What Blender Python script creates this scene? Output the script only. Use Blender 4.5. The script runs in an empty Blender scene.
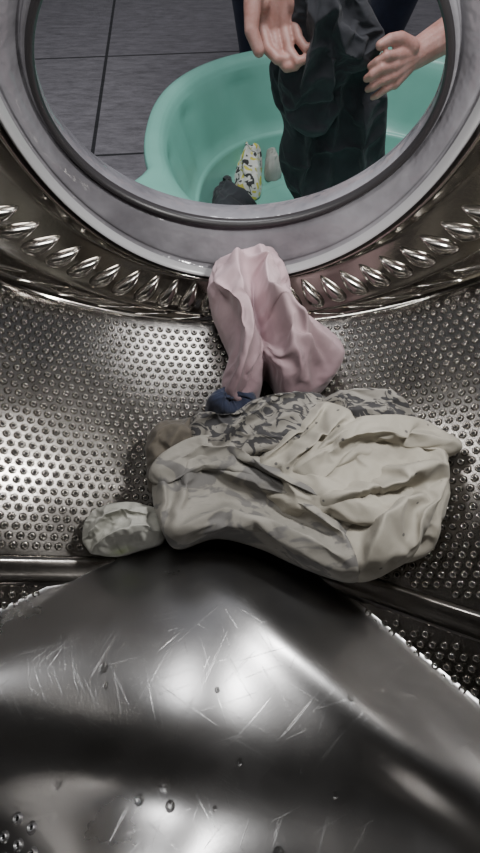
import bpy, math, random
import numpy as np
from mathutils import Vector, Matrix, noise
random.seed(4)
TILT=math.radians(17)          # drum axis leans up toward the door
COL=bpy.context.scene.collection

# ---------------------------------------------------------------- helpers
def empty(name, loc=(0,0,0), rot=(0,0,0), parent=None):
    o=bpy.data.objects.new(name,None); COL.objects.link(o)
    o.location=loc; o.rotation_euler=rot; o.parent=parent; return o
def mesh_obj(name, verts, faces, mats, parent=None, smooth=True, mi=None):
    me=bpy.data.meshes.new(name); me.from_pydata([tuple(map(float,v)) for v in verts],[],[tuple(map(int,f)) for f in faces])
    for m in (mats if isinstance(mats,(list,tuple)) else [mats]): me.materials.append(m)
    me.polygons.foreach_set('use_smooth',[smooth]*len(me.polygons))
    if mi is not None: me.polygons.foreach_set('material_index',mi)
    me.update()
    o=bpy.data.objects.new(name,me); COL.objects.link(o); o.parent=parent; return o
def nd(nt,t,**k):
    n=nt.nodes.new(t)
    for a,b in k.items(): setattr(n,a,b)
    return n
def mat(name,col,metal=0,rough=.5,**kw):
    m=bpy.data.materials.new(name); m.use_nodes=True; nt=m.node_tree
    b=nt.nodes['Principled BSDF']; b.inputs['Base Color'].default_value=(*col,1)
    b.inputs['Metallic'].default_value=metal; b.inputs['Roughness'].default_value=rough
    return m,nt,b
def ramp(nt,fac,stops):
    r=nt.nodes.new('ShaderNodeValToRGB'); cr=r.color_ramp
    while len(cr.elements)<len(stops): cr.elements.new(.5)
    for e,(p,c) in zip(cr.elements,stops): e.position=p; e.color=(*c,1) if len(c)==3 else c
    nt.links.new(fac,r.inputs[0]); return r.outputs[0]
def objco(nt,scale=(1,1,1),rot=(0,0,0),loc=(0,0,0)):
    t=nt.nodes.new('ShaderNodeTexCoord'); m0=nt.nodes.new('ShaderNodeMapping'); m0.inputs['Rotation'].default_value=rot
    m=nt.nodes.new('ShaderNodeMapping')
    m.inputs['Scale'].default_value=scale; m.inputs['Location'].default_value=loc
    nt.links.new(t.outputs['Object'],m0.inputs[0]); nt.links.new(m0.outputs[0],m.inputs[0]); return m.outputs[0]
def noi(nt,vec,scale,detail=4,rough=.55,dist=0):
    n=nt.nodes.new('ShaderNodeTexNoise'); n.inputs['Scale'].default_value=scale; n.inputs['Detail'].default_value=detail
    n.inputs['Roughness'].default_value=rough; n.inputs['Distortion'].default_value=dist
    nt.links.new(vec,n.inputs['Vector']); return n.outputs['Fac']
def bump(nt,b,h,strength,dist=.002):
    n=nt.nodes.new('ShaderNodeBump'); n.inputs['Strength'].default_value=strength; n.inputs['Distance'].default_value=dist
    nt.links.new(h,n.inputs['Height'])
    if b.inputs['Normal'].links: nt.links.new(b.inputs['Normal'].links[0].from_socket,n.inputs['Normal'])
    nt.links.new(n.outputs[0],b.inputs['Normal'])

# ---------------------------------------------------------------- materials
def steel(name,col,r0,r1,scr=0,wav=.35,fine=.12):
    m,nt,b=mat(name,col,1,.25)
    v=objco(nt); f=noi(nt,v,9,5,.6)
    mr=nd(nt,'ShaderNodeMapRange'); mr.inputs[1].default_value=.3; mr.inputs[2].default_value=.7
    mr.inputs[3].default_value=r0; mr.inputs[4].default_value=r1
    nt.links.new(f,mr.inputs[0]); nt.links.new(mr.outputs[0],b.inputs['Roughness'])
    bump(nt,b,noi(nt,v,6,2),wav,.01)
    bump(nt,b,noi(nt,v,260,3),fine,.0006)
    if scr:
        tot=None
        for i,(rz,sc) in enumerate([(.5,8),(-.7,7),(1.2,9),(-.25,8.5),(.95,9.5),(-1.1,7.5)]):
            vv=objco(nt,(1,44,1),(0,0,rz),(i*3.1,i*1.7,0))
            n=noi(nt,vv,sc,1,.5,.1)
            r=ramp(nt,n,[(.0,(0,0,0)),(.706,(0,0,0)),(.716,(1,1,1)),(.726,(0,0,0))])
            if tot is None: tot=r
            else:
                a=nd(nt,'ShaderNodeMath',operation='MAXIMUM'); nt.links.new(tot,a.inputs[0]); nt.links.new(r,a.inputs[1]); tot=a.outputs[0]
        bump(nt,b,tot,.20*scr,.0003)
    return m
M_wall=steel('perforated_steel',(.20,.19,.178),.15,.25)
M_perf=steel('punched_steel',(.31,.295,.275),.14,.24)
M_flange=steel('flange_steel',(.36,.34,.31),.11,.20)
M_drop=steel('embossed_steel',(.55,.53,.50),.12,.20)
M_lift=steel('lifter_steel',(.42,.42,.43),.26,.36,scr=1,wav=.2,fine=.05)
M_hole,_,_=mat('hole_dark',(.006,.006,.006),0,.8)
M_gask,nt,b=mat('gasket_rubber',(.25,.24,.26),0,.13)
v=objco(nt); nt.links.new(ramp(nt,noi(nt,v,10,4),[(.3,(.15,.145,.16)),(.7,(.31,.305,.33))]),b.inputs['Base Color']); bump(nt,b,noi(nt,v,24,3),.8,.006)
M_gask2,_,_=mat('gasket_edge',(.03,.028,.03),0,.35)
M_white,_,_=mat('enamel_panel',(.7,.7,.7),0,.3)

def cloth_mat(name,c0,c1,sc=18,weave=1,sheen=.1):
    m,nt,b=mat(name,c0,0,.88); b.inputs['Sheen Weight'].default_value=sheen
    v=objco(nt); col=ramp(nt,noi(nt,v,sc,4,.6,.4),[(.35,c0),(.62,c1)])
    nt.links.new(col,b.inputs['Base Color'])
    bump(nt,b,noi(nt,v,900,2),.30*weave,.0007); bump(nt,b,noi(nt,v,60,2,.5,.6),.14,.003)
    return m,nt,b,col,v
def mixcol(nt,b,fac,col,c):
    mx=nd(nt,'ShaderNodeMix',data_type='RGBA'); nt.links.new(fac,mx.inputs[0]); nt.links.new(col,mx.inputs[6]); mx.inputs[7].default_value=(*c,1)
    nt.links.new(mx.outputs[2],b.inputs['Base Color'])
M_shirt,nt,b,col,v=cloth_mat('beige_fabric',(.31,.29,.245),(.39,.365,.31))
vo=nd(nt,'ShaderNodeTexVoronoi'); vo.inputs['Scale'].default_value=48; nt.links.new(v,vo.inputs['Vector'])
mixcol(nt,b,ramp(nt,vo.outputs['Distance'],[(.0,(1,1,1)),(.07,(1,1,1)),(.10,(0,0,0))]),col,(.11,.105,.10))
M_flap,nt,b,col,v=cloth_mat('beige_fabric_shaded',(.225,.215,.19),(.29,.275,.245),sc=26)  # left side of the shirt: its shade is put into a darker base colour
mixcol(nt,b,ramp(nt,noi(nt,objco(nt,(1,1.6,1)),20,3,.6,.8),[(.52,(0,0,0)),(.57,(1,1,1))]),col,(.15,.145,.14))
M_print,nt,b,col,v=cloth_mat('printed_fabric',(.19,.18,.16),(.265,.25,.225))
mixcol(nt,b,ramp(nt,noi(nt,objco(nt,(1,2.0,1),(0,0,.35)),36,2,.55,2.2),[(.49,(0,0,0)),(.54,(1,1,1))]),col,(.038,.037,.04))
M_brown=cloth_mat('brown_fabric',(.07,.06,.048),(.11,.095,.075))[0]
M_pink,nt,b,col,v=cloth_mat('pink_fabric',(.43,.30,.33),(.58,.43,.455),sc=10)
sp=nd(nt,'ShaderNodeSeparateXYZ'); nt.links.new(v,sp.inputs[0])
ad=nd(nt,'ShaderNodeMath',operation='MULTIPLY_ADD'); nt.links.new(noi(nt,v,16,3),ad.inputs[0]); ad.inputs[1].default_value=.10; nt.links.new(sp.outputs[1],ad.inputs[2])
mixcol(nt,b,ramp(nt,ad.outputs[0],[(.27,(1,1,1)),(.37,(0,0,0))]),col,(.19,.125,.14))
M_navy=cloth_mat('navy_fabric',(.010,.014,.035),(.016,.024,.055))[0]
M_black=cloth_mat('black_fabric',(.014,.015,.019),(.034,.035,.042),sc=12)[0]
M_sock,nt,b,col,v=cloth_mat('sock_knit',(.36,.36,.32),(.50,.50,.46),sc=30)
mixcol(nt,b,ramp(nt,noi(nt,v,17,2),[(.60,(0,0,0)),(.68,(1,1,1))]),col,(.26,.30,.17))
M_tub,nt,b=mat('turquoise_plastic',(.05,.50,.38),0,.32)
v=objco(nt); nt.links.new(ramp(nt,noi(nt,v,6,3),[(.3,(.16,.39,.32)),(.7,(.20,.46,.385))]),b.inputs['Base Color'])
M_skin,nt,b=mat('skin',(.55,.30,.22),0,.5); b.inputs['Subsurface Weight'].default_value=.12; b.inputs['Subsurface Radius'].default_value=(.01,.004,.002); b.inputs['Subsurface Scale'].default_value=.3
v=objco(nt); nt.links.new(ramp(nt,noi(nt,v,40,4),[(.3,(.38,.18,.145)),(.7,(.52,.30,.26))]),b.inputs['Base Color']); bump(nt,b,noi(nt,v,220,3),.4,.0015)
M_hair,_,_=mat('hair',(.02,.014,.01),0,.6)
M_floor,nt,b=mat('floor_tile',(.09,.09,.1),0,.35)
v=objco(nt,(1,1,1),(0,0,math.radians(-6)),(.28,.06,0))
br=nd(nt,'ShaderNodeTexBrick',offset=0.0,squash=1.0); br.inputs['Scale'].default_value=1; br.inputs['Mortar Size'].default_value=.006
br.inputs['Brick Width'].default_value=.78; br.inputs['Row Height'].default_value=.78; br.inputs['Color1'].default_value=(.175,.165,.18,1)
br.inputs['Color2'].default_value=(.19,.18,.195,1); br.inputs['Mortar'].default_value=(.02,.02,.022,1); nt.links.new(v,br.inputs['Vector'])
f=ramp(nt,noi(nt,objco(nt,(1,3,1)),14,8,.8),[(.3,(.45,.45,.45)),(.7,(1.35,1.35,1.35))])
mx=nd(nt,'ShaderNodeMix',data_type='RGBA',blend_type='MULTIPLY'); mx.inputs[0].default_value=1
nt.links.new(br.outputs['Color'],mx.inputs[6]); nt.links.new(f,mx.inputs[7]); nt.links.new(mx.outputs[2],b.inputs['Base Color'])
bump(nt,b,noi(nt,objco(nt,(1,3,1)),30,6,.7),.6,.005)
M_water,_,b=mat('water',(1,1,1),0,.02); b.inputs['Transmission Weight'].default_value=1; b.inputs['IOR'].default_value=1.33
M_wallp,_,_=mat('room_paint',(.35,.35,.36),0,.7)

# ---------------------------------------------------------------- washing machine
WM=empty('washing_machine',rot=(TILT,0,0))
# rings: (y, centre z, half width, half height)
A=(.42,-.328,.182,.152)
def rp(r,phi): return np.array([r[2]*math.sin(phi),r[0],r[1]-r[3]*math.cos(phi)])
def catmull(rings,n):
    R=np.array(rings,float); out=[]
    for i in range(len(R)-1):
        p0=R[max(i-1,0)];p1=R[i];p2=R[i+1];p3=R[min(i+2,len(R)-1)]
        for k in range(n):
            t=k/n; out.append(.5*((2*p1)+(p2-p0)*t+(2*p0-5*p1+4*p2-p3)*t*t+(3*p1-p0-3*p2+p3)*t**3))
    out.append(R[-1]); return out
def loft(name,rings,mats,nphi=240,parent=WM):
    V=[];F=[]
    for r in rings:
        for i in range(nphi): V.append(rp(r,2*math.pi*i/nphi))
    for j in range(len(rings)-1):
        for i in range(nphi):
            a=j*nphi+i; b2=j*nphi+(i+1)%nphi
            F.append((a,b2,b2+nphi,a+nphi))
    return mesh_obj(name,V,F,mats,parent)
gas=[(.455,-.332,.192,.160),(.440,-.330,.185,.154),(.428,-.329,.181,.151),A,(.4175,-.3275,.186,.156),(.4175,-.327,.189,.161),(.423,-.326,.190,.165),
     (.414,-.322,.1915,.177),(.405,-.314,.195,.203),(.398,-.307,.201,.226),(.398,-.304,.205,.236),(.389,-.303,.208,.242),(.386,-.303,.212,.246),(.393,-.303,.215,.250),(.402,-.303,.217,.252)]
loft('door_gasket',catmull(gas,5),M_gask)
loft('gasket_rim_bead',catmull([(.424,-.328,.182,.152),(.417,-.328,.179,.149),(.412,-.328,.182,.152),(.414,-.328,.186,.156),(.421,-.328,.186,.156)],4),M_gask2)
M_bead,_,_=mat('gasket_lip_light',(.42,.42,.43),0,.25)
loft('gasket_outer_lip',catmull([(.393,-.303,.204,.238),(.386,-.303,.206,.240),(.383,-.303,.2085,.2425),(.386,-.303,.211,.245),(.393,-.303,.213,.247)],4),M_bead)
# drum front flange
C=(.3690,-.289,.282,.2850); D=(.340,-.265,.390,.330)
fl=[(.405,-.303,.216,.251),(.390,-.302,.217,.252),(.385,-.301,.221,.2535),(.386,-.300,.229,.256),(.386,-.299,.238,.260),(.380,-.294,.255,.270),
    C,(.360,-.284,.308,.300),(.354,-.279,.325,.310),(.353,-.276,.337,.316),(.350,-.272,.355,.323),(.348,-.270,.366,.3265),(.344,-.268,.376,.3295),(.340,-.265,.385,.331),D]
loft('drum_front_flange',catmull(fl,5),M_flange)
loft('drum_wall',[ (.345,-.265,.391,.331)]+[(y,-.265,.390,.330) for y in np.linspace(.338,-.36,30)],M_wall)
loft('drum_back_plate',[(-.36,-.265,.39,.33),(-.35,-.265,.30,.25),(-.37,-.265,.2,.17),(-.35,-.265,.05,.05),(-.35,-.265,.002,.002)],M_perf)
def panel():
    n=96;V=[];F=[]
    for i in range(n): V.append(rp((.452,-.332,.192,.160),2*math.pi*i/n))
    for i in range(n): V.append(rp((.458,-.332,.235,.20),2*math.pi*i/n))
    for i in range(n):
        p=2*math.pi*i/n; s,c=math.sin(p),-math.cos(p); k=1/max(abs(s),abs(c)); V.append((.42*s*k,.455,-.25+.40*c*k))
    for j in range(2):
        for i in range(n):
            a=j*n+i;b2=j*n+(i+1)%n; F.append((a,b2,b2+n,a+n))
    mesh_obj('cabinet_front',V,F,M_white,WM)
panel()
# perforations ------------------------------------------------
def stamp(P,X,Y,N,prof,seg,V,F,MI,sx=1,sy=1,dark=True):
    b0=len(V)
    for (r,h) in prof:
        for i in range(seg):
            t=2*math.pi*i/seg
            V.append(P+X*(r*math.cos(t)*sx)+Y*(r*math.sin(t)*sy)+N*h)
    for j in range(len(prof)-1):
        for i in range(seg):
            a=b0+j*seg+i;b2=b0+j*seg+(i+1)%seg
            F.append((a,b2,b2+seg,a+seg)); MI.append(0)
    F.append(tuple(b0+(len(prof)-1)*seg+i for i in range(seg))); MI.append(1 if dark else 0)
def wall_frame(phi,y):
    a,b2,c=.390,.330,-.265
    P=np.array([a*math.sin(phi),y,c-b2*math.cos(phi)])
    X=np.array([a*math.cos(phi),0,b2*math.sin(phi)]); X/=np.linalg.norm(X)
    N=np.array([-X[2],0,X[0]]); return P,X,np.array([0,1.,0]),N
def arcphis(step,lo,hi):
    out=[];p=0
    while p<hi:
        out.append(p); p+=step/math.hypot(.39*math.cos(p),.33*math.sin(p))
    return out
def bandy(x): return .012-.36*max(0.,x-.09)
V=[];F=[];MI=[]
base=arcphis(.0058,0,math.radians(118))
allp=sorted(set([-p for p in base[1:]]+base))
prof=[(.0048,-.0004),(.0041,.0010),(.0033,.0025),(.0027,.0030),(.0021,.0023),(.0016,.0006)]
for j,y in enumerate(np.arange(.328,-.20,-.0100)):
    for i,p in enumerate(allp):
        if (i+j)%2==0:
            P,X,Y,N=wall_frame(p,y); by=bandy(P[0])
            if y>by+.022: pass
            elif y<by-.024 and y>by-.10 and abs(p)<math.radians(75): pass
            else: continue
            stamp(P,X,Y,N,prof,9,V,F,MI)
mesh_obj('drum_perforations',V,F,[M_perf,M_hole],WM,mi=MI)
# raised seam band across the drum wall
V=[];F=[];n=200
bp=[(-.017,-.001),(-.014,.003),(-.010,.0045),(-.004,.0035),(.004,.0035),(.010,.0045),(.014,.003),(.017,-.001)]
for i in range(n+1):
    phi=math.radians(-110+220*i/n); P,X,Y,N=wall_frame(phi,0); y0=bandy(P[0])
    for (dy,h) in bp: V.append((P[0]+N[0]*h,y0+dy,P[2]+N[2]*h))
for i in range(n):
    for k in range(7):
        a=i*8+k; F.append((a,a+1,a+9,a+8))
mesh_obj('drum_seam_band',V,F,M_wall,WM)
# teardrop embossings
V=[];F=[]
def surf(phi,ring,ring2,ring0):
    P=rp(ring,phi); X=rp(ring,phi+.01)-rp(ring,phi-.01); X/=np.linalg.norm(X)
    Y=rp(ring2,phi)-rp(ring0,phi); Y/=np.linalg.norm(Y)
    N=np.cross(X,Y); N/=np.linalg.norm(N)
    cc=np.array([0,0,ring[1]])-P
    if N@cc<0: N=-N
    return P,X,Y,N
nd_=64
for k in range(nd_):
    phi=2*math.pi*(k+.5)/nd_
    P,X,Y,N=surf(phi,C,(.354,-.279,.325,.310),(.386,-.299,.238,.260))
    b0=len(V); seg=28; lev=[(1,-.0020),(.96,.0010),(.88,.0034),(.75,.0056),(.56,.0074),(.34,.0084),(.12,.0088)]
    L=.0235;W=.0140
    for (r,h) in lev:
        for i in range(seg):
            t=2*math.pi*i/seg; c=math.cos(t);s=math.sin(t)
            w=W*s*(.64+.36*c) ; l=L*(c*r+.25*(1-r))
            V.append(P+X*(w*r*1.15)+Y*l+N*h)
    for j in range(len(lev)-1):
        for i in range(seg):
            a=b0+j*seg+i;b2=b0+j*seg+(i+1)%seg; F.append((a,b2,b2+seg,a+seg))
    F.append(tuple(b0+(len(lev)-1)*seg+i for i in range(seg)))
mesh_obj('teardrop_embossings',V,F,M_drop,WM)
# slanted pressed ribs between teardrops and drum wall
V=[];F=[]
R0=(.3525,-.275,.340,.3175); R1=(.347,-.2695,.369,.3275)
for k in range(46):
    ph=2*math.pi*(k+.5)/46
    n=8;b0=len(V)
    for j in range(n+1):
        t=j/n; ring=tuple(R0[q]*(1-t)+R1[q]*t for q in range(4))
        p=ph+(.5-t)*.10*(1 if math.sin(ph)<0 else -1)
        P,X,Y,N=surf(p,ring,R1,R0)
        w=.010*math.sin(math.pi*(.08+.84*t))**.5
        for (u,h) in ((-1,-.001),(-.6,.0022),(0,.0036),(.6,.0022),(1,-.001)):
            V.append(P+X*(u*w)+N*(h*(math.sin(math.pi*(.05+.9*t))**.4)))
    for j in range(n):
        for i in range(4):
            a=b0+j*5+i; F.append((a,a+1,a+6,a+5))
mesh_obj('slanted_ribs',V,F,M_flange,WM)
# lifter / pressed hump in the foreground ---------------------------------
def sm(t): t=np.clip(t,0,1); return t*t*t*(t*(t*6-15)+10)
def zfloor(x): return -.265-.33*np.sqrt(np.clip(1-(x/.39)**2,0.02,1))
def G(x,y,cx,cy,wx,wy,a=0):
    dx=x-cx;dy=y-cy; u=dx*math.cos(a)+dy*math.sin(a); w=-dx*math.sin(a)+dy*math.cos(a)
    return np.exp(-(u/wx)**2-(w/wy)**2)
def hump(x,y):
    l=.056-.58*np.maximum(-(x+.055),-1); r=.066-.88*(x-.0)
    k=38.; yb=-np.log(np.exp(-k*l)+np.exp(-k*r)+np.exp(-k*(.058+0*x)))/k+.018
    s=(yb-y)*(.80-.05*np.tanh(x/.05))
    sp=np.log1p(np.exp(np.clip(s/.008,-40,40)))*.008          # soft ramp
    h=.060*(1-np.exp(-sp/.045))+.085*(1-np.exp(-sp/.15))-.004*sm(.5-s/.02)
    h+=.026*G(x,y,-.085,-.220,.075,.042,.1)
    h-=.012*G(x,y,-.08,-.160,.20,.034,-.12)
    h+=.012*G(x,y,.10,-.10,.16,.022,-.72)
    h-=.012*G(x,y,.16,-.20,.10,.04,-.3)
    k2=sm(s/.20)
    return zfloor(x)*(1-k2)+(-.565-.55*(x+.05)**2)*k2+h
nx,ny=340,260
xs=np.linspace(-.38,.38,nx); ys=np.linspace(-.35,.095,ny)
X,Yg=np.meshgrid(xs,ys); Z=hump(X,Yg)
V=np.stack([X,Yg,Z],-1).reshape(-1,3)
F=[(j*nx+i,j*nx+i+1,(j+1)*nx+i+1,(j+1)*nx+i) for j in range(ny-1) for i in range(nx-1)]
mesh_obj('drum_lifter',V,F,M_lift,WM)
V=[];F=[];MI=[]
for (x,y,r) in [(-.125,-.075,.0045),(-.12,-.088,.003),(-.06,-.155,.0055),(-.055,-.168,.004),(.03,-.20,.0055),(-.17,-.05,.0035),(-.08,-.165,.004),(.10,-.10,.003),(-.02,-.09,.0024),(.16,-.06,.003),(.0,-.14,.0026),(-.14,-.12,.002),(.06,-.06,.002),(.05,-.15,.002),(-.10,-.14,.002),(-.11,-.11,.0025),(-.15,-.16,.003),(-.13,-.175,.002),(-.02,-.17,.002),(.08,-.17,.0025)]:
    z=float(hump(np.array([x]),np.array([y]))[0])
    stamp(np.array([x,y,z]),np.array([1,0,0.]),np.array([0,1,0.]),np.array([0,0,1.]),[(r*math.cos(a),r*.75*math.sin(a)-.0004) for a in np.linspace(0,1.5,7)],14,V,F,MI,1,1.25,False)
mesh_obj('water_droplets',V,F,M_water,WM)
V=[];F=[];MI=[]
for (x,y) in [(-.178,-.180),(-.164,-.184),(-.186,-.191),(-.172,-.194),(-.158,-.197),(-.182,-.203),(-.167,-.206)]:
    e=.002; z=float(hump(np.array([x]),np.array([y]))[0]); zx=float(hump(np.array([x+e]),np.array([y]))[0]); zy=float(hump(np.array([x]),np.array([y+e]))[0])
    tx=np.array([e,0,zx-z]);tx/=np.linalg.norm(tx); ty=np.array([0,e,zy-z]);ty/=np.linalg.norm(ty); nn=np.cross(tx,ty);nn/=np.linalg.norm(nn)
    stamp(np.array([x,y,z]),tx,ty,nn,prof,12,V,F,MI)
mesh_obj('lifter_drain_holes',V,F,[M_lift,M_hole],WM,mi=MI)

# ---------------------------------------------------------------- cloth builder
def crclosed(pts,n):
    P=np.array(pts,float); m=len(P); out=[]
    seg=np.linalg.norm(np.roll(P,-1,0)-P,axis=1); tot=seg.sum()
    for i in range(m):
        p0,p1,p2,p3=P[i-1],P[i],P[(i+1)%m],P[(i+2)%m]; c=max(2,int(round(n*seg[i]/tot)))
        for k in range(c):
            t=k/c; out.append(.5*((2*p1)+(p2-p0)*t+(2*p0-5*p1+4*p2-p3)*t*t+(3*p1-p0-3*p2+p3)*t**3))
    return np.array(out)
def ridge_field(U,Vv,ridges):
    H=np.zeros_like(U)
    for pts,amp,w1,w2 in ridges:
        P=np.array(pts,float)
        best=np.full(U.shape,1e9); sg=np.zeros_like(U); tt=np.zeros_like(U); m=len(P)-1
        for i in range(m):
            a=P[i];d=P[i+1]-a;L2=d@d
            t=np.clip(((U-a[0])*d[0]+(Vv-a[1])*d[1])/L2,0,1)
            dx=U-a[0]-t*d[0];dy=Vv-a[1]-t*d[1];dist=np.hypot(dx,dy)
            cr=d[0]*dy-d[1]*dx; k=dist<best
            best=np.where(k,dist,best);sg=np.where(k,cr,sg);tt=np.where(k,(i+t)/m,tt)
        w=np.where(sg>0,w1,w2)
        H+=amp*np.exp(-(best/w)**1.4)*(.35+.65*np.sin(np.pi*np.clip(tt*.9+.05,0,1)))
    return H
SIMS=[]
def cloth(name,outline,z0,base,ridges,m,parent,conv,nz=.004,zs=26,edge=4,skirt=.04,G_=84,ctr=None,ex=.10,bend=.3,sim=True,zoff=0,sft=3):
    """Crumpled cloth patch: grid mapped on a star-shaped outline, raised along fold lines, then
    relaxed with a short cloth simulation (excess material, pinned border) so real wrinkles form."""
    NT=720
    O=crclosed([conv(*p) for p in outline],NT)
    c=np.array(conv(*ctr)) if ctr else O.mean(0)
    ang=np.unwrap(np.arctan2(O[:,1]-c[1],O[:,0]-c[0]))
    n=G_
    g=np.linspace(-1,1,n); gx,gy=np.meshgrid(g,g)
    dx=gx*np.sqrt(1-gy**2/2); dy=gy*np.sqrt(1-gx**2/2); rho=np.clip(np.hypot(dx,dy),0,1); th=np.arctan2(dy,dx)
    st=int(np.argmin(np.abs(np.angle(np.exp(1j*ang)))))
    sgn=1 if ang[-1]>ang[0] else -1
    idx=(st+sgn*(th/(2*np.pi))*len(O))%len(O); i0=np.floor(idx).astype(int)%len(O); i1=(i0+1)%len(O); fr=idx-np.floor(idx)
    OX=O[i0,0]*(1-fr)+O[i1,0]*fr; OY=O[i0,1]*(1-fr)+O[i1,1]*fr
    U=c[0]+rho*(OX-c[0]); W=c[1]+rho*(OY-c[1])
    rg=[([conv(*q) for q in pts],a*.001,w1*.001,w2*.001) for pts,a,w1,w2 in ridges]
    H=base*np.sqrt(np.clip(1-rho**edge,0,1))+ridge_field(U,W,rg)*(1-rho**10*.75)
    sd=sum(map(ord,name))%97
    Nf=np.zeros_like(H)
    for j in range(n):
        for i in range(n):
            u,w=U[j,i],W[j,i]
            q=noise.noise(Vector((u*zs+sd,w*zs,0)))
            wv=Vector((u*zs*.8+q*1.2+sd,w*zs*1.6+q,3.1))
            Nf[j,i]=(1-abs(noise.noise(wv))*2.2)*.7+noise.noise(Vector((u*zs*3.3,w*zs*3.3,sd)))*.35
    H+=nz*Nf*(1-rho**12*.4)
    Z=H+z0+zoff
    V=[(U[j,i],W[j,i],Z[j,i]) for j in range(n) for i in range(n)]
    F=[(j*n+i,j*n+i+1,(j+1)*n+i+1,(j+1)*n+i) for j in range(n-1) for i in range(n-1)]
    loop=[i for i in range(n)]+[j*n+n-1 for j in range(1,n)]+[(n-1)*n+i for i in range(n-2,-1,-1)]+[j*n for j in range(n-2,0,-1)]
    B=len(loop); prev=loop
    for (k,dz) in ((1.01,-.003),(1.0,-.009),(.965,-skirt)):
        b0=len(V)
        for q in loop:
            x,y,z=V[q]; V.append((c[0]+k*(x-c[0]),c[1]+k*(y-c[1]),z+dz))
        cur=list(range(b0,b0+B))
        for i in range(B): F.append((prev[i],cur[i],cur[(i+1)%B],prev[(i+1)%B]))
        prev=cur
    o=mesh_obj(name,V,F,m,None)
    pins=[q for q in loop]+list(range(n*n,len(V)))
    SIMS.append((o,parent,pins,ex,bend,sim,sft))
    return o
def run_sims(frames=20):
    sc=bpy.context.scene; sc.frame_start=1; sc.frame_end=frames+2
    og=tuple(sc.gravity); sc.gravity=(0,0,-.3)
    for (o,parent,pins,ex,bend,sim,sft) in SIMS:
        if not sim: continue
        vg=o.vertex_groups.new(name='pin'); vg.add(pins,1.0,'REPLACE')
        md=o.modifiers.new('cl','CLOTH'); s=md.settings
        s.quality=5; s.mass=.15; s.tension_stiffness=12; s.compression_stiffness=12; s.shear_stiffness=4; s.bending_stiffness=bend
        s.tension_damping=5; s.compression_damping=5; s.shear_damping=5; s.bending_damping=.5; s.air_damping=2
        s.vertex_group_mass='pin'; s.pin_stiffness=1
        s.shrink_min=-ex
        md.collision_settings.use_collision=False; md.collision_settings.use_self_collision=False
        md.point_cache.frame_start=1; md.point_cache.frame_end=frames+2
    for f in range(1,frames+1): sc.frame_set(f)
    dg=bpy.context.evaluated_depsgraph_get()
    for (o,parent,pins,ex,bend,sim,sft) in SIMS:
        if sim:
            me=bpy.data.meshes.new_from_object(o.evaluated_get(dg)); o.modifiers.clear(); o.data=me
    sc.frame_set(1); sc.gravity=og
    for (o,parent,pins,ex,bend,sim,sft) in SIMS:
        o.parent=parent
        s2=o.modifiers.new('soften','SMOOTH'); s2.factor=.5; s2.iterations=sft
        ss=o.modifiers.new('ss','SUBSURF'); ss.levels=1; ss.render_levels=1
def pc(a,b):
    y=.00105*(585-b); return ((a-240)*.00104*(1+.65*y),y)
SH=empty('crumpled_shirt',rot=(TILT,0,0))
cloth('brown_sleeve',[(145,470),(146,430),(163,412),(200,410),(225,430),(220,470),(185,495),(150,495)],-.555,.045,[([(160,480),(180,440),(190,415)],14,9,4),([(150,450),(170,425)],6,5,5)],M_brown,SH,pc,G_=50)
cloth('printed_back',[(185,438),(190,412),(225,402),(262,388),(300,384),(330,388),(330,420),(310,470),(240,485),(200,470)],-.548,.062,
  [([(195,425),(230,412),(290,398)],16,9,4),([(215,455),(240,430),(275,408)],18,10,4),([(235,470),(262,440),(300,415)],14,8,4)],M_print,SH,pc,nz=.004,ex=.09,G_=64)
cloth('printed_side',[(318,392),(345,383),(380,388),(404,406),(430,440),(405,470),(350,450),(325,425)],-.548,.062,
  [([(335,392),(375,398),(405,425)],14,4,9),([(335,420),(370,418),(400,440)],12,4,8)],M_print,SH,pc,nz=.004,ex=.09,G_=56)
cloth('shirt_middle_roll',[(248,470),(262,442),(284,418),(312,398),(335,402),(345,420),(390,432),(435,458),(446,490),(440,530),(412,566),(320,540),(270,510)],-.55,.080,
  [([(262,465),(285,436),(318,408)],30,10,4),([(285,475),(308,445),(340,420)],26,9,4),([(305,470),(335,442),(385,436)],18,7,4),([(425,470),(436,500),(425,545)],12,6,6)],M_shirt,SH,pc,nz=.002,ex=.07,bend=.6,sft=5)
cloth('shirt_right_flap',[(283,482),(305,462),(340,448),(380,442),(415,445),(440,456),(434,482),(423,515),(410,552),(386,576),(360,585),(340,570),(318,530),(296,508)],-.534,.056,
  [([(296,500),(350,478),(410,462)],-22,14,8),([(310,520),(365,500),(425,478)],40,18,6),([(350,575),(366,535),(408,500)],40,6,20),([(398,568),(410,530),(425,495)],26,6,10),([(330,548),(345,520),(362,508)],-24,9,8),([(360,470),(385,480),(430,470)],16,6,10)],M_shirt,SH,pc,nz=.001,zs=14,ex=.04,edge=8,bend=1.5,sft=8)
cloth('shirt_left_flap',[(154,505),(156,476),(178,462),(205,452),(235,460),(268,480),(300,499),(335,512),(358,535),(370,560),(358,585),(312,574),(262,552),(215,541),(174,552),(162,530)],-.534,.048,
  [([(163,540),(166,510),(162,480)],12,5,5),([(178,535),(184,505),(190,470)],16,6,13),([(180,545),(225,526),(300,552),(352,578)],24,14,7),([(215,505),(270,512),(325,545)],-16,14,12),([(300,508),(332,535),(350,575)],24,6,13),([(215,470),(255,485),(305,515)],12,9,10)],M_flap,SH,pc,nz=.001,zs=14,ctr=(245,512),ex=.03,edge=8,bend=1.5,sft=8)
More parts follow.
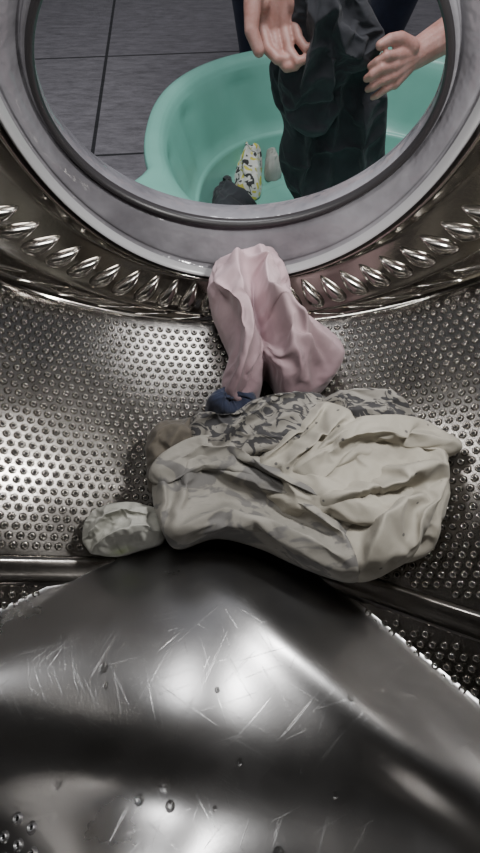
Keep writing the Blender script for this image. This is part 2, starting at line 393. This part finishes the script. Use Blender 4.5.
cloth('shirt_collar_fold',[(281,482),(293,456),(325,438),(362,430),(405,432),(447,450),(442,462),(415,466),(375,468),(335,478),(303,496)],-.492,.024,
  [([(292,480),(330,455),(385,446),(440,455)],18,6,10),([(320,470),(350,440)],8,5,4),([(370,462),(400,440)],8,5,4)],M_shirt,SH,pc,nz=.001,ex=.06,G_=60,skirt=.03,ctr=(352,458),bend=.6,sft=5)
cloth('shirt_hem_fold',[(153,486),(158,468),(180,450),(210,441),(245,452),(285,480),(325,502),(348,526),(342,534),(305,520),(262,496),(225,480),(190,478),(168,492)],-.500,.020,
  [([(160,478),(205,456),(245,470),(300,502),(338,526)],15,5,10),([(230,478),(250,458)],6,5,4)],M_flap,SH,pc,nz=.001,ex=.04,G_=60,skirt=.03,ctr=(235,472),bend=.6,sft=5)
cloth('blue_trim',[(205,402),(212,388),(235,380),(255,384),(258,402),(235,412)],-.55,.055,[([(210,400),(250,392)],6,5,5)],M_navy,empty('navy_cloth',rot=(TILT,0,0)),pc,G_=36)
SK=empty('ankle_sock',rot=(TILT,0,0))
cloth('sock_body',[(79,530),(90,513),(120,503),(148,507),(160,520),(157,543),(135,552),(105,559),(84,552)],-.575,.035,[([(88,540),(110,518),(150,515)],16,8,4),([(100,552),(135,532),(160,535)],15,4,8)],M_sock,SK,pc,nz=.003,zs=40,zoff=.025,G_=50,ex=.12)
PK=empty('pink_garment',rot=(TILT,0,0))
def pk(a,b):
    y=.2+(390-b)*.00136; return ((a-240)*(.00110+(y-.2)*.00065),y)
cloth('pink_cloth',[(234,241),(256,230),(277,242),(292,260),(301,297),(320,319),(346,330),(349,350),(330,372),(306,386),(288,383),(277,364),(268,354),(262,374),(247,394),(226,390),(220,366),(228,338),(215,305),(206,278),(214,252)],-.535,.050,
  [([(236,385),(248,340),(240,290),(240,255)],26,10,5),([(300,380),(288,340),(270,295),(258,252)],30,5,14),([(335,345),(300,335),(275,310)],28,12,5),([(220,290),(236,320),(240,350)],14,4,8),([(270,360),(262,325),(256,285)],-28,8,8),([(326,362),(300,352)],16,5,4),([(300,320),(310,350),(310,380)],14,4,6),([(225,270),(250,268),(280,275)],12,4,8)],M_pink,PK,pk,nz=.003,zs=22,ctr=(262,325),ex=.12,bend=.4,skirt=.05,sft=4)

# ---------------------------------------------------------------- outside room
mesh_obj('floor',[(-4,.2,-.70),(4,.2,-.70),(4,6,-.70),(-4,6,-.70)],[(0,1,2,3)],M_floor,smooth=False)
mesh_obj('wall_back',[(-4,5,-.70),(4,5,-.70),(4,5,2.2),(-4,5,2.2)],[(0,1,2,3)],M_wallp,smooth=False)
TB=empty('laundry_tub',(.245,1.065,-.70))
tp=[(.0,.012),(.10,.011),(.20,.012),(.285,.012),(.305,.018),(.322,.035),(.335,.07),(.341,.09),(.350,.095),(.375,.18),(.392,.232),(.400,.246),(.408,.252),(.424,.255),(.434,.252),(.437,.244),(.434,.238),(.425,.243),(.412,.240),(.40,.225),(.33,.03),(.31,.0),(.0,.0)]
V=[];F=[];n=160;R=[]
for i in range(len(tp)-1):
    for k in range(3):
        t=k/3; R.append((tp[i][0]*(1-t)+tp[i+1][0]*t,tp[i][1]*(1-t)+tp[i+1][1]*t))
R.append(tp[-1])
def sup(t,e=2.3): return (abs(math.cos(t))**e+abs(math.sin(t))**e)**(-1/e)
for (r,z) in R:
    for i in range(n):
        t=2*math.pi*i/n; rr=max(r,.0005)*sup(t)
        lug=0
        for a in (math.radians(212),math.radians(32)):
            dd=(t-a+math.pi)%(2*math.pi)-math.pi; lug+=.060*math.exp(-(dd/.12)**4)*min(1,max(0,(r-.395)/.03))
        wv=.008*max(0,math.sin(t*12)) if .1<z<.22 and r<.39 else 0
        V.append(((rr+lug+wv)*math.cos(t),(rr+lug+wv)*math.sin(t)*1.03,z))
for j in range(len(R)-1):
    for i in range(n):
        a=j*n+i;b2=j*n+(i+1)%n; F.append((a,b2,b2+n,a+n))
mesh_obj('tub_shell',V,F,M_tub,TB)
V=[];F=[]
for (r,z) in [(.27,.0121),(.262,.018),(.25,.018),(.242,.0121)]:
    for i in range(n): t=2*math.pi*i/n; V.append((r*sup(t)*math.cos(t),r*sup(t)*math.sin(t),z))
for j in range(3):
    for i in range(n):
        a=j*n+i;b2=j*n+(i+1)%n;F.append((a,b2,b2+n,a+n))
mesh_obj('tub_floor_ring',V,F,M_tub,TB)
def idc(a,b): return (a,b)
M_ms,nt,b,col,v=cloth_mat('patterned_sock_knit',(.6,.6,.55),(.75,.75,.7))
g1=ramp(nt,noi(nt,v,48,1,.5,.8),[(.38,(.04,.04,.04)),(.41,(.62,.62,.58)),(.56,(.62,.62,.58)),(.60,(.55,.50,.08))])
nt.links.new(g1,b.inputs['Base Color'])
cloth('sock_cloth',[(-.012,1.24),(.005,1.20),(.05,1.21),(.058,1.30),(.055,1.41),(.005,1.45),(-.022,1.36)],-.68,.050,[([(.01,1.24),(.02,1.40)],20,16,12)],M_ms,empty('patterned_sock'),idc,nz=.007,G_=40,skirt=.006,ex=.15,sft=1)
cloth('sock_cloth',[(-.065,1.07),(-.02,1.04),(.04,1.045),(.055,1.10),(.02,1.15),(-.005,1.19),(-.028,1.27),(-.05,1.28),(-.067,1.19)],-.68,.05,[([(-.045,1.22),(-.02,1.14),(.035,1.09)],16,14,10)],M_black,empty('black_sock'),idc,nz=.007,G_=40,skirt=.006,ex=.15,sft=1)
cloth('sock_cloth',[(.070,1.30),(.100,1.29),(.115,1.34),(.095,1.39),(.070,1.38)],-.68,.045,[],cloth_mat('grey_knit',(.3,.31,.29),(.4,.41,.37))[0],empty('grey_sock'),idc,nz=.004,G_=30,skirt=.006,sft=1)

# ---------------------------------------------------------------- dark garment in hands
GM=empty('dark_garment',(0,1.045,0),(math.radians(90),0,0))
cloth('garment_lower',[(.075,-.33),(.11,-.30),(.20,-.31),(.245,-.34),(.262,-.38),(.291,-.400),(.305,-.45),(.315,-.505),(.335,-.60),(.30,-.66),(.19,-.665),(.12,-.61),(.087,-.525),(.092,-.463),(.070,-.41),(.062,-.36)],-.05,.045,
  [([(.12,-.30),(.13,-.42),(.14,-.58)],26,18,8),([(.19,-.31),(.20,-.45),(.19,-.62)],20,8,18),([(.25,-.36),(.26,-.48),(.28,-.62)],24,16,8),([(.16,-.35),(.17,-.50)],-12,10,10)],M_black,GM,idc,nz=.010,zs=11,skirt=.03,ex=.14,bend=.2,sft=2)
cloth('garment_upper',[(.072,-.37),(.082,-.30),(.088,-.24),(.098,-.17),(.16,-.15),(.185,-.22),(.225,-.262),(.252,-.300),(.242,-.335),(.20,-.352),(.190,-.42),(.15,-.46),(.10,-.43)],-.0,.04,
  [([(.10,-.39),(.12,-.30),(.13,-.20)],20,7,16),([(.235,-.325),(.18,-.30),(.15,-.24)],22,7,16),([(.17,-.38),(.16,-.30)],14,9,8)],M_black,GM,idc,nz=.008,zs=14,skirt=.03,ctr=(.15,-.31),ex=.14,bend=.2,sft=2)
try: run_sims()
except Exception as e:
    print('SIM FAIL',e)

# ---------------------------------------------------------------- person
def capsules(name,chains,m,parent,vox,smooth=6):
    V=[];F=[]
    def ring(P,d,r,n=14):
        d=Vector(d).normalized(); a=d.orthogonal().normalized(); b2=d.cross(a)
        return [Vector(P)+a*(r*math.cos(2*math.pi*i/n))+b2*(r*math.sin(2*math.pi*i/n)) for i in range(n)]
    for ch in chains:
        for (p,r1),(q,r2) in zip(ch[:-1],ch[1:]):
            p=Vector(p);q=Vector(q);d=(q-p).normalized();n=14
            L=[ (p-d*r1*math.cos(a),r1*math.sin(a)) for a in (.25,.6,1.0,1.35)]+[(p,r1),(q,r2)]+[(q+d*r2*math.cos(a),r2*math.sin(a)) for a in (1.35,1.0,.6,.25)]
            b0=len(V)
            for (c,r) in L: V+=ring(c,d,r,n)
            for j in range(len(L)-1):
                for i in range(n):
                    a=b0+j*n+i;b2=b0+j*n+(i+1)%n;F.append((a,b2,b2+n,a+n))
            F.append(tuple(b0+i for i in range(n))[::-1]);F.append(tuple(b0+(len(L)-1)*n+i for i in range(n)))
    o=mesh_obj(name,V,F,m,parent)
    md=o.modifiers.new('r','REMESH');md.mode='VOXEL';md.voxel_size=vox;md.use_smooth_shade=True
    s=o.modifiers.new('s','SMOOTH');s.iterations=smooth;s.factor=.5
    return o
PS=empty('person')
def scaled(ch,piv,k,off):
    return [[(tuple(piv[i]+(p[i]-piv[i])*k+off[i] for i in range(3)),r*k) for p,r in c] for c in ch]
el1=(-.02,1.34,.0); W1=(.055,1.085,-.205)
def finger(k,a,b2,c,r): return [(k,r*1.15),(a,r*1.02),(b2,r*.92),(c,r*.78)]
I=(.035,1.050,-.300);Mi=(.056,1.046,-.306);Ri=(.077,1.047,-.300);Pi=(.095,1.053,-.288)
ch=[[(el1,.046),((.02,1.2,-.11),.040),(W1,.029)],
 [(W1,.026),(I,.0145)],[(W1,.028),(Mi,.0145)],[(W1,.028),(Ri,.014)],[((.07,1.085,-.21),.024),(Pi,.0125)],[((.034,1.070,-.235),.021),((.036,1.05,-.27),.018)],
 [((.085,1.07,-.235),.018),((.092,1.055,-.27),.017)],
 finger(I,(.048,1.018,-.328),(.066,1.002,-.339),(.083,1.003,-.340),.0104),
 finger(Mi,(.067,1.014,-.337),(.084,.998,-.350),(.101,.999,-.349),.0106),
 finger(Ri,(.088,1.014,-.330),(.103,.997,-.342),(.118,.999,-.338),.0100),
 finger(Pi,(.105,1.022,-.314),(.118,1.006,-.324),(.130,1.006,-.319),.0086),
 [((.036,1.066,-.235),.022),((.018,1.035,-.265),.0170),((.016,1.010,-.298),.0132),((.030,.995,-.324),.0110)]]
capsules('hand_right',scaled(ch,W1,.92,(.0,-.01,.012)),M_skin,PS,.002,3)
el2=(.64,1.24,-.20); W2=(.330,1.06,-.322)
I=(.278,1.012,-.308);Mi=(.272,1.004,-.325);Ri=(.275,1.001,-.343);Pi=(.284,1.003,-.358)
ch=[[(el2,.052),((.50,1.15,-.262),.044),(W2,.030)],
 [(W2,.024),(I,.0135)],[(W2,.026),(Mi,.014)],[(W2,.026),(Ri,.0135)],[(W2,.024),(Pi,.0125)],
 finger(I,(.250,.992,-.303),(.232,.992,-.313),(.222,1.002,-.325),.0100),
 finger(Mi,(.243,.983,-.323),(.225,.984,-.335),(.217,.996,-.346),.0104),
 finger(Ri,(.248,.982,-.345),(.232,.983,-.357),(.224,.995,-.366),.0098),
 finger(Pi,(.259,.986,-.364),(.246,.986,-.375),(.239,.996,-.383),.0084),
 [((.312,1.04,-.302),.019),((.282,1.030,-.284),.0145),((.254,1.010,-.280),.0118),((.233,.998,-.286),.0098)]]
capsules('hand_left',scaled(ch,W2,.80,(-.014,-.01,-.004)),M_skin,PS,.002,3)
capsules('shirt',[[((.24,1.95,-.15),.15),((.24,1.86,.10),.155),((.24,1.78,.28),.13)],[((.24,1.78,.30),.10),((.06,1.76,.27),.075),((-.03,1.55,.10),.062),((-.01,1.36,.01),.052)],[((.24,1.78,.30),.10),((.42,1.76,.27),.075),((.64,1.50,.04),.062),((.63,1.26,-.18),.055)]],M_black,PS,.012)
capsules('trousers',[[((.24,1.98,-.22),.16),((.14,1.97,-.22),.12),((.02,1.68,-.17),.085),((.06,1.85,-.58),.06)],[((.34,1.97,-.22),.12),((.46,1.68,-.17),.085),((.42,1.85,-.58),.06)]],M_navy,PS,.012)
capsules('shoes',[[((.06,1.88,-.655),.04),((.05,1.70,-.662),.035)],[((.42,1.88,-.655),.04),((.43,1.70,-.662),.035)]],M_black,PS,.008)
capsules('head',[[((.24,1.76,.34),.055),((.24,1.73,.45),.055)],[((.24,1.71,.53),.088),((.24,1.70,.46),.06)],[((.24,1.62,.49),.012),((.24,1.60,.475),.013)],[((.155,1.72,.50),.018),((.155,1.72,.48),.014)],[((.325,1.72,.50),.018),((.325,1.72,.48),.014)]],M_skin,PS,.006)
capsules('hair',[[((.24,1.73,.555),.092),((.24,1.76,.50),.088)]],M_hair,PS,.008)
capsules('eyes',[[((.21,1.632,.51),.011),((.211,1.632,.51),.011)],[((.27,1.632,.51),.011),((.271,1.632,.51),.011)]],M_hair,PS,.003,1)

# ---------------------------------------------------------------- lights
def area(name,loc,tgt,size,e,col=(1,1,1),parent=None):
    l=bpy.data.lights.new(name,'AREA');l.energy=e;l.size=size;l.color=col
    o=bpy.data.objects.new(name,l);COL.objects.link(o);o.location=loc
    o.rotation_euler=(Vector(tgt)-Vector(loc)).to_track_quat('-Z','Y').to_euler();o.parent=parent;return o
area('added_drum_light',(.20,.24,-.10),(.02,.06,-.58),.045,2.1,(1,.98,.95),WM)  # unseen light added inside the drum to brighten it and give glints
area('added_drum_light.001',(-.12,.27,-.06),(-.02,.06,-.58),.08,.95,(1,.98,.96),WM)  # second unseen light, added for the highlight on the hump
area('ceiling_light',(.1,.9,1.6),(.1,1.05,-.6),1.0,46,(.98,.98,1))
w=bpy.data.worlds.new('world');bpy.context.scene.world=w;w.use_nodes=True
w.node_tree.nodes['Background'].inputs[0].default_value=(.88,.91,1,1);w.node_tree.nodes['Background'].inputs[1].default_value=.25
# ---------------------------------------------------------------- camera
cd=bpy.data.cameras.new('camera');cd.sensor_fit='VERTICAL';cd.sensor_height=24;cd.lens=480/853*24;cd.clip_start=.005
co=bpy.data.objects.new('camera',cd);COL.objects.link(co);co.rotation_euler=(math.radians(35),0,0)
bpy.context.scene.camera=co
